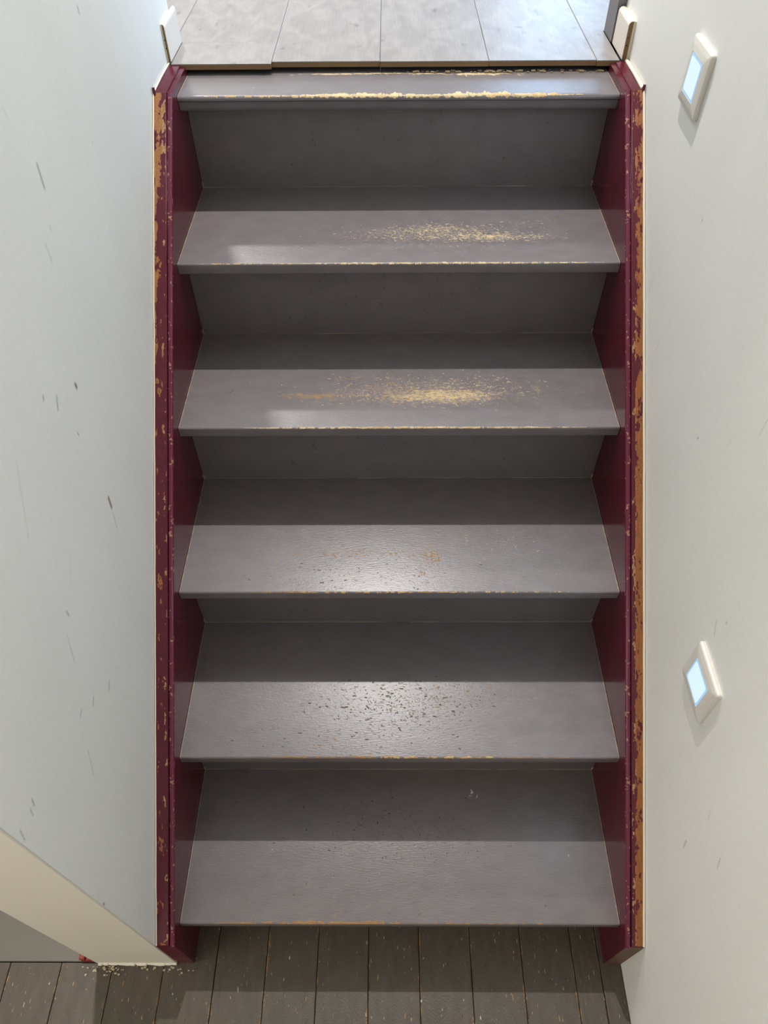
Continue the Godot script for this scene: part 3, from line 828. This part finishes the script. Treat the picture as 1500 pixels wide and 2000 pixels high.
func build_baseboards() -> void:
	var cream := plain(Color8(226, 216, 205), 0.4)
	for side in [-1.0, 1.0]:
		var face := -0.4268 if side < 0 else 0.4205
		var zend := -1.3620 if side < 0 else -1.3420
		var zf := -1.2540
		var b := thing("baseboard_left" if side < 0 else "baseboard_right", "short cream baseboard with a rounded top on the %s side of the landing" % ("left" if side < 0 else "right"), "baseboard", Vector3.ZERO, "structure")
		var wallf := wall_x(side)
		var y0 := LAND + 0.0002; var y1 := 1.2200
		var th := 0.0044 if side < 0 else 0.0085
		# outline in (x inward, y), drawn along z
		var outl := [Vector2(0, y0), Vector2(0, y1 - 0.008)]
		for k in 6:
			var an := PI / 2.0 * k / 5.0
			outl.append(Vector2(th * 0.85 * (1.0 - cos(an)), y1 - 0.008 + 0.008 * sin(an)))
		outl.append(Vector2(th, y1)); outl.append(Vector2(th, y0))
		var st := begin()
		_along_z(st, outl, face, side, zf - 0.0006, zend, true)
		var skin := part(b, "board", st, cream)
		st = begin()
		var inner := []
		for v in outl: inner.append(Vector2(clampf(v.x, 0.0011, th), minf(v.y, y1 - 0.0008)))
		_along_z(st, inner, face, side, zf, zf - 0.0006, true)
		part(skin, "cut_end", st, M.core, "bare brown end of the board")
		st = begin()
		var back := [Vector2(th, y0 - 0.006), Vector2(th, y1), Vector2(absf(wallf.call(zf)) - absf(face) - 0.0002, y1 - 0.001), Vector2(absf(wallf.call(zf)) - absf(face) - 0.0002, y0 - 0.006)]
		_along_z(st, back, face, side, zf - 0.0004, zend, true)
		part(skin, "plaster_strip", st, M.caulk)
		# crumbs of plaster and a dark nail hole in the cut end
		st = begin()
		for h in [0.035, 0.022]:
			bar(st, [Vector3(face + side * 0.004, y0 + h, zf - 0.0002), Vector3(face + side * 0.004, y0 + h + 0.0022, zf + 0.0003)], 0.0010, 6)
		part(skin, "nail_hole", st, M.dark)

func _along_z(st: SurfaceTool, outl: Array, face: float, side: float, z1: float, z0: float, caps: bool) -> void:
	var n := outl.size()
	var mid := Vector2.ZERO
	for v in outl: mid += v / n
	for i in n:
		var p: Vector2 = outl[i]; var q: Vector2 = outl[(i + 1) % n]
		var e := (q - p).normalized()
		var nn := Vector2(e.y, -e.x)
		if nn.dot((p + q) / 2.0 - mid) < 0: nn = -nn
		flat(st, [Vector3(face + side * p.x, p.y, z1), Vector3(face + side * q.x, q.y, z1), Vector3(face + side * q.x, q.y, z0), Vector3(face + side * p.x, p.y, z0)], Vector3(side * nn.x, nn.y, 0))
	if caps:
		var poly := PackedVector2Array(outl)
		var idx := Geometry2D.triangulate_polygon(poly)
		for z in [z1, z0]:
			var out := Vector3(0, 0, 1 if z == z1 else -1)
			for t in range(0, idx.size(), 3):
				var ps := []; var us := []
				for k in 3:
					var v: Vector2 = poly[idx[t + k]]
					ps.append(Vector3(face + side * v.x, v.y, z)); us.append(v)
				tri(st, ps, [out, out, out], us, out)

func downlight(at: Vector3, energy: float, col: Color, cone: float, size: float, label: String) -> void:
	var t := thing("ceiling_light", label, "ceiling light", at, "", "round ceiling spotlights")
	var st := begin()
	var prof := [[0.045, 0.0], [0.045, -0.004], [0.041, -0.006], [0.033, -0.004], [0.031, 0.0]]
	for i in prof.size() - 1:
		for k in 28:
			var a0 := TAU * k / 28; var a1 := TAU * (k + 1) / 28
			var p := []
			for v in [[i, a0], [i, a1], [i + 1, a1], [i + 1, a0]]:
				p.append(Vector3(prof[v[0]][0] * cos(v[1]), prof[v[0]][1], prof[v[0]][0] * sin(v[1])))
			flat(st, p, Vector3(p[0].x * (1 if i < 2 else -1), -0.02, p[0].z * (1 if i < 2 else -1)))
	part(t, "trim_ring", st, M.plastic)
	st = begin()
	for k in 28:
		var a0 := TAU * k / 28; var a1 := TAU * (k + 1) / 28
		tri(st, [Vector3(0, -0.002, 0), Vector3(0.031 * cos(a0), -0.002, 0.031 * sin(a0)), Vector3(0.031 * cos(a1), -0.002, 0.031 * sin(a1))], [Vector3.DOWN, Vector3.DOWN, Vector3.DOWN], [Vector2.ZERO, Vector2.RIGHT, Vector2.DOWN], Vector3.DOWN)
	var g := plain(Color.WHITE, 0.4)
	g.emission_enabled = true; g.emission = col; g.emission_energy_multiplier = 2.0
	part(t, "lens", st, g)
	var l := SpotLight3D.new()
	l.name = "light"
	l.position = Vector3(0, -0.03, 0)
	l.rotation = Vector3(-PI / 2, 0, 0)
	l.spot_angle = cone; l.spot_angle_attenuation = 0.6
	l.spot_range = 12.0; l.spot_attenuation = 2.0
	l.light_color = col; l.light_energy = energy
	l.light_size = size
	l.shadow_enabled = true
	t.add_child(l)

func pane(called: String, label: String, at: Vector3, turn: float, w: float, h: float, energy: float, col: Color, glow: float) -> void:
	var t := thing(called, label, "window", at, "structure")
	t.rotation.y = turn
	var st := begin()
	for s in [[-w / 2 - 0.05, -w / 2, -h / 2 - 0.05, h / 2 + 0.05], [w / 2, w / 2 + 0.05, -h / 2 - 0.05, h / 2 + 0.05], [-w / 2, w / 2, h / 2, h / 2 + 0.05], [-w / 2, w / 2, -h / 2 - 0.05, -h / 2]]:
		box(st, Vector3(s[0], s[2], 0.001), Vector3(s[1], s[3], 0.03))
	part(t, "frame", st, M.plastic)
	st = begin()
	box(st, Vector3(-w / 2, -h / 2, 0.001), Vector3(w / 2, h / 2, 0.008))
	var g := plain(Color8(220, 232, 245), 0.3)
	g.emission_enabled = true; g.emission = col; g.emission_energy_multiplier = glow
	part(t, "glass", st, g, "bright daylit frosted glass")
	var l := AreaLight3D.new()
	l.name = "light"
	l.area_size = Vector2(w, h)
	l.position = Vector3(0, 0, 0.035)
	l.rotation = Vector3(0, PI, 0)
	l.light_color = col; l.light_energy = energy
	l.area_range = 12.0
	l.shadow_enabled = true
	t.add_child(l)

func build_lamps() -> void:
	downlight(Vector3(-0.066, CEIL, -1.65), STAIR_SPOT, WARM, 60.0, 0.02, "round ceiling spotlight above the landing edge")
	downlight(Vector3(-1.07, CEIL, -3.2), ROOM_SPOT, WARM, 65.0, 0.07, "round ceiling spotlight in the back of the upper room")
	downlight(Vector3(-0.68, CEIL, -0.5), SIDE_SPOT, WARM, 22.0, 0.03, "round ceiling spotlight in the side room left of the stairs")
	pane("window_1", "tall frosted window in the far wall of the upper room", Vector3(0.87, 2.2, -4.3), 0.0, 0.45, 1.4, WINDOW_BACK, COOL, PANE_GLOW)
	pane("window_2", "broad frosted window in the right wall of the upper room", Vector3(2.0, 2.2, -1.95), -PI / 2, 0.8, 1.4, WINDOW_SIDE, COOL, PANE_GLOW)
	pane("window_3", "broad frosted window in the left wall of the lower hall", Vector3(-1.88, 1.5, 0.85), PI / 2, 1.3, 1.4, WINDOW_HALL, Color(1.0, 0.97, 0.92), 1.3)
	# round glass globe on the hall wall, behind the photographer
	var t := thing("globe_lamp", "white glass globe lamp on the wall of the lower hall", "wall light", Vector3(-1.1, 1.95, 2.1))
	var st := begin()
	bar(st, [Vector3(0, 0, 0), Vector3(0, 0, -0.03)], 0.06, 20)
	bar(st, [Vector3(0, 0, -0.03), Vector3(0, 0, -0.06)], 0.02, 12)
	part(t, "base", st, M.plastic)
	var o := MeshInstance3D.new()
	var sm := SphereMesh.new()
	sm.radius = 0.11; sm.height = 0.22; sm.radial_segments = 32; sm.rings = 16
	o.mesh = sm
	var g := plain(Color8(250, 244, 232), 0.4)
	g.emission_enabled = true; g.emission = Color(1.0, 0.96, 0.90); g.emission_energy_multiplier = 1.5
	o.material_override = g
	o.name = "globe"; o.position = Vector3(0, 0, -0.165)
	t.add_child(o)
	var l := OmniLight3D.new()
	l.name = "light"
	l.position = Vector3(0, 0, -0.165)
	l.light_color = Color(1.0, 0.96, 0.90); l.light_energy = HALL_GLOBE
	l.light_size = 0.12
	l.omni_range = 12.0; l.omni_attenuation = 2.0
	l.shadow_enabled = true
	t.add_child(l)

func build_remnants() -> void:
	# red foot of an old door casing beside the wall end
	var t := thing("casing_stub", "short red painted casing stub at the left foot of the cream wall end", "casing", Vector3(-0.607, 0.0, 0.028))
	var st := begin()
	box(st, Vector3(-0.0145, 0.0012, -0.009), Vector3(-0.004, 0.026, 0.0075), 0.0015)
	part(t, "fillet", st, plain(Color8(138, 52, 34), 0.4))
	st = begin()
	box(st, Vector3(-0.0036, 0.0012, -0.009), Vector3(0.0142, 0.020, 0.0085), 0.002)
	part(t, "block", st, plain(Color8(126, 44, 30), 0.4))
	# loose plaster crumbs
	rng.seed = 99
	st = begin()
	for i in 60:
		var x := rng.randf_range(-0.60, -0.40)
		if i > 36: x = -0.585 + rng.randfn(0, 0.018)
		var z := 0.044 + absf(rng.randfn(0, 0.006))
		var r := rng.randf_range(0.0007, 0.0026)
		box(st, Vector3(x - r, 0.0005, z - r * 0.7), Vector3(x + r, 0.0005 + r * 1.3, z + r * 0.7), r * 0.4)
	var c := part(self, "plaster_crumb", st, plain(Color8(196, 178, 150), 0.9))
	tag(c, "loose plaster crumbs scattered along the foot of the cream wall end", "debris", "stuff")
	# crumbs in the gap under the laminate
	st = begin()
	for i in 70:
		var x := rng.randf_range(0.0, 0.39)
		var r := rng.randf_range(0.001, 0.003)
		var z := -1.250 + rng.randfn(0, 0.003)
		var y := FOOT + RISE * 5
		box(st, Vector3(x - r * 1.5, y - 0.0003, z - r), Vector3(x + r * 1.5, y + r, z + r), r * 0.3)
	c = part(self, "mortar_crumb", st, plain(Color8(128, 112, 84), 0.9))
	tag(c, "brown crumbs in the gap between top tread and laminate edge", "debris", "stuff")
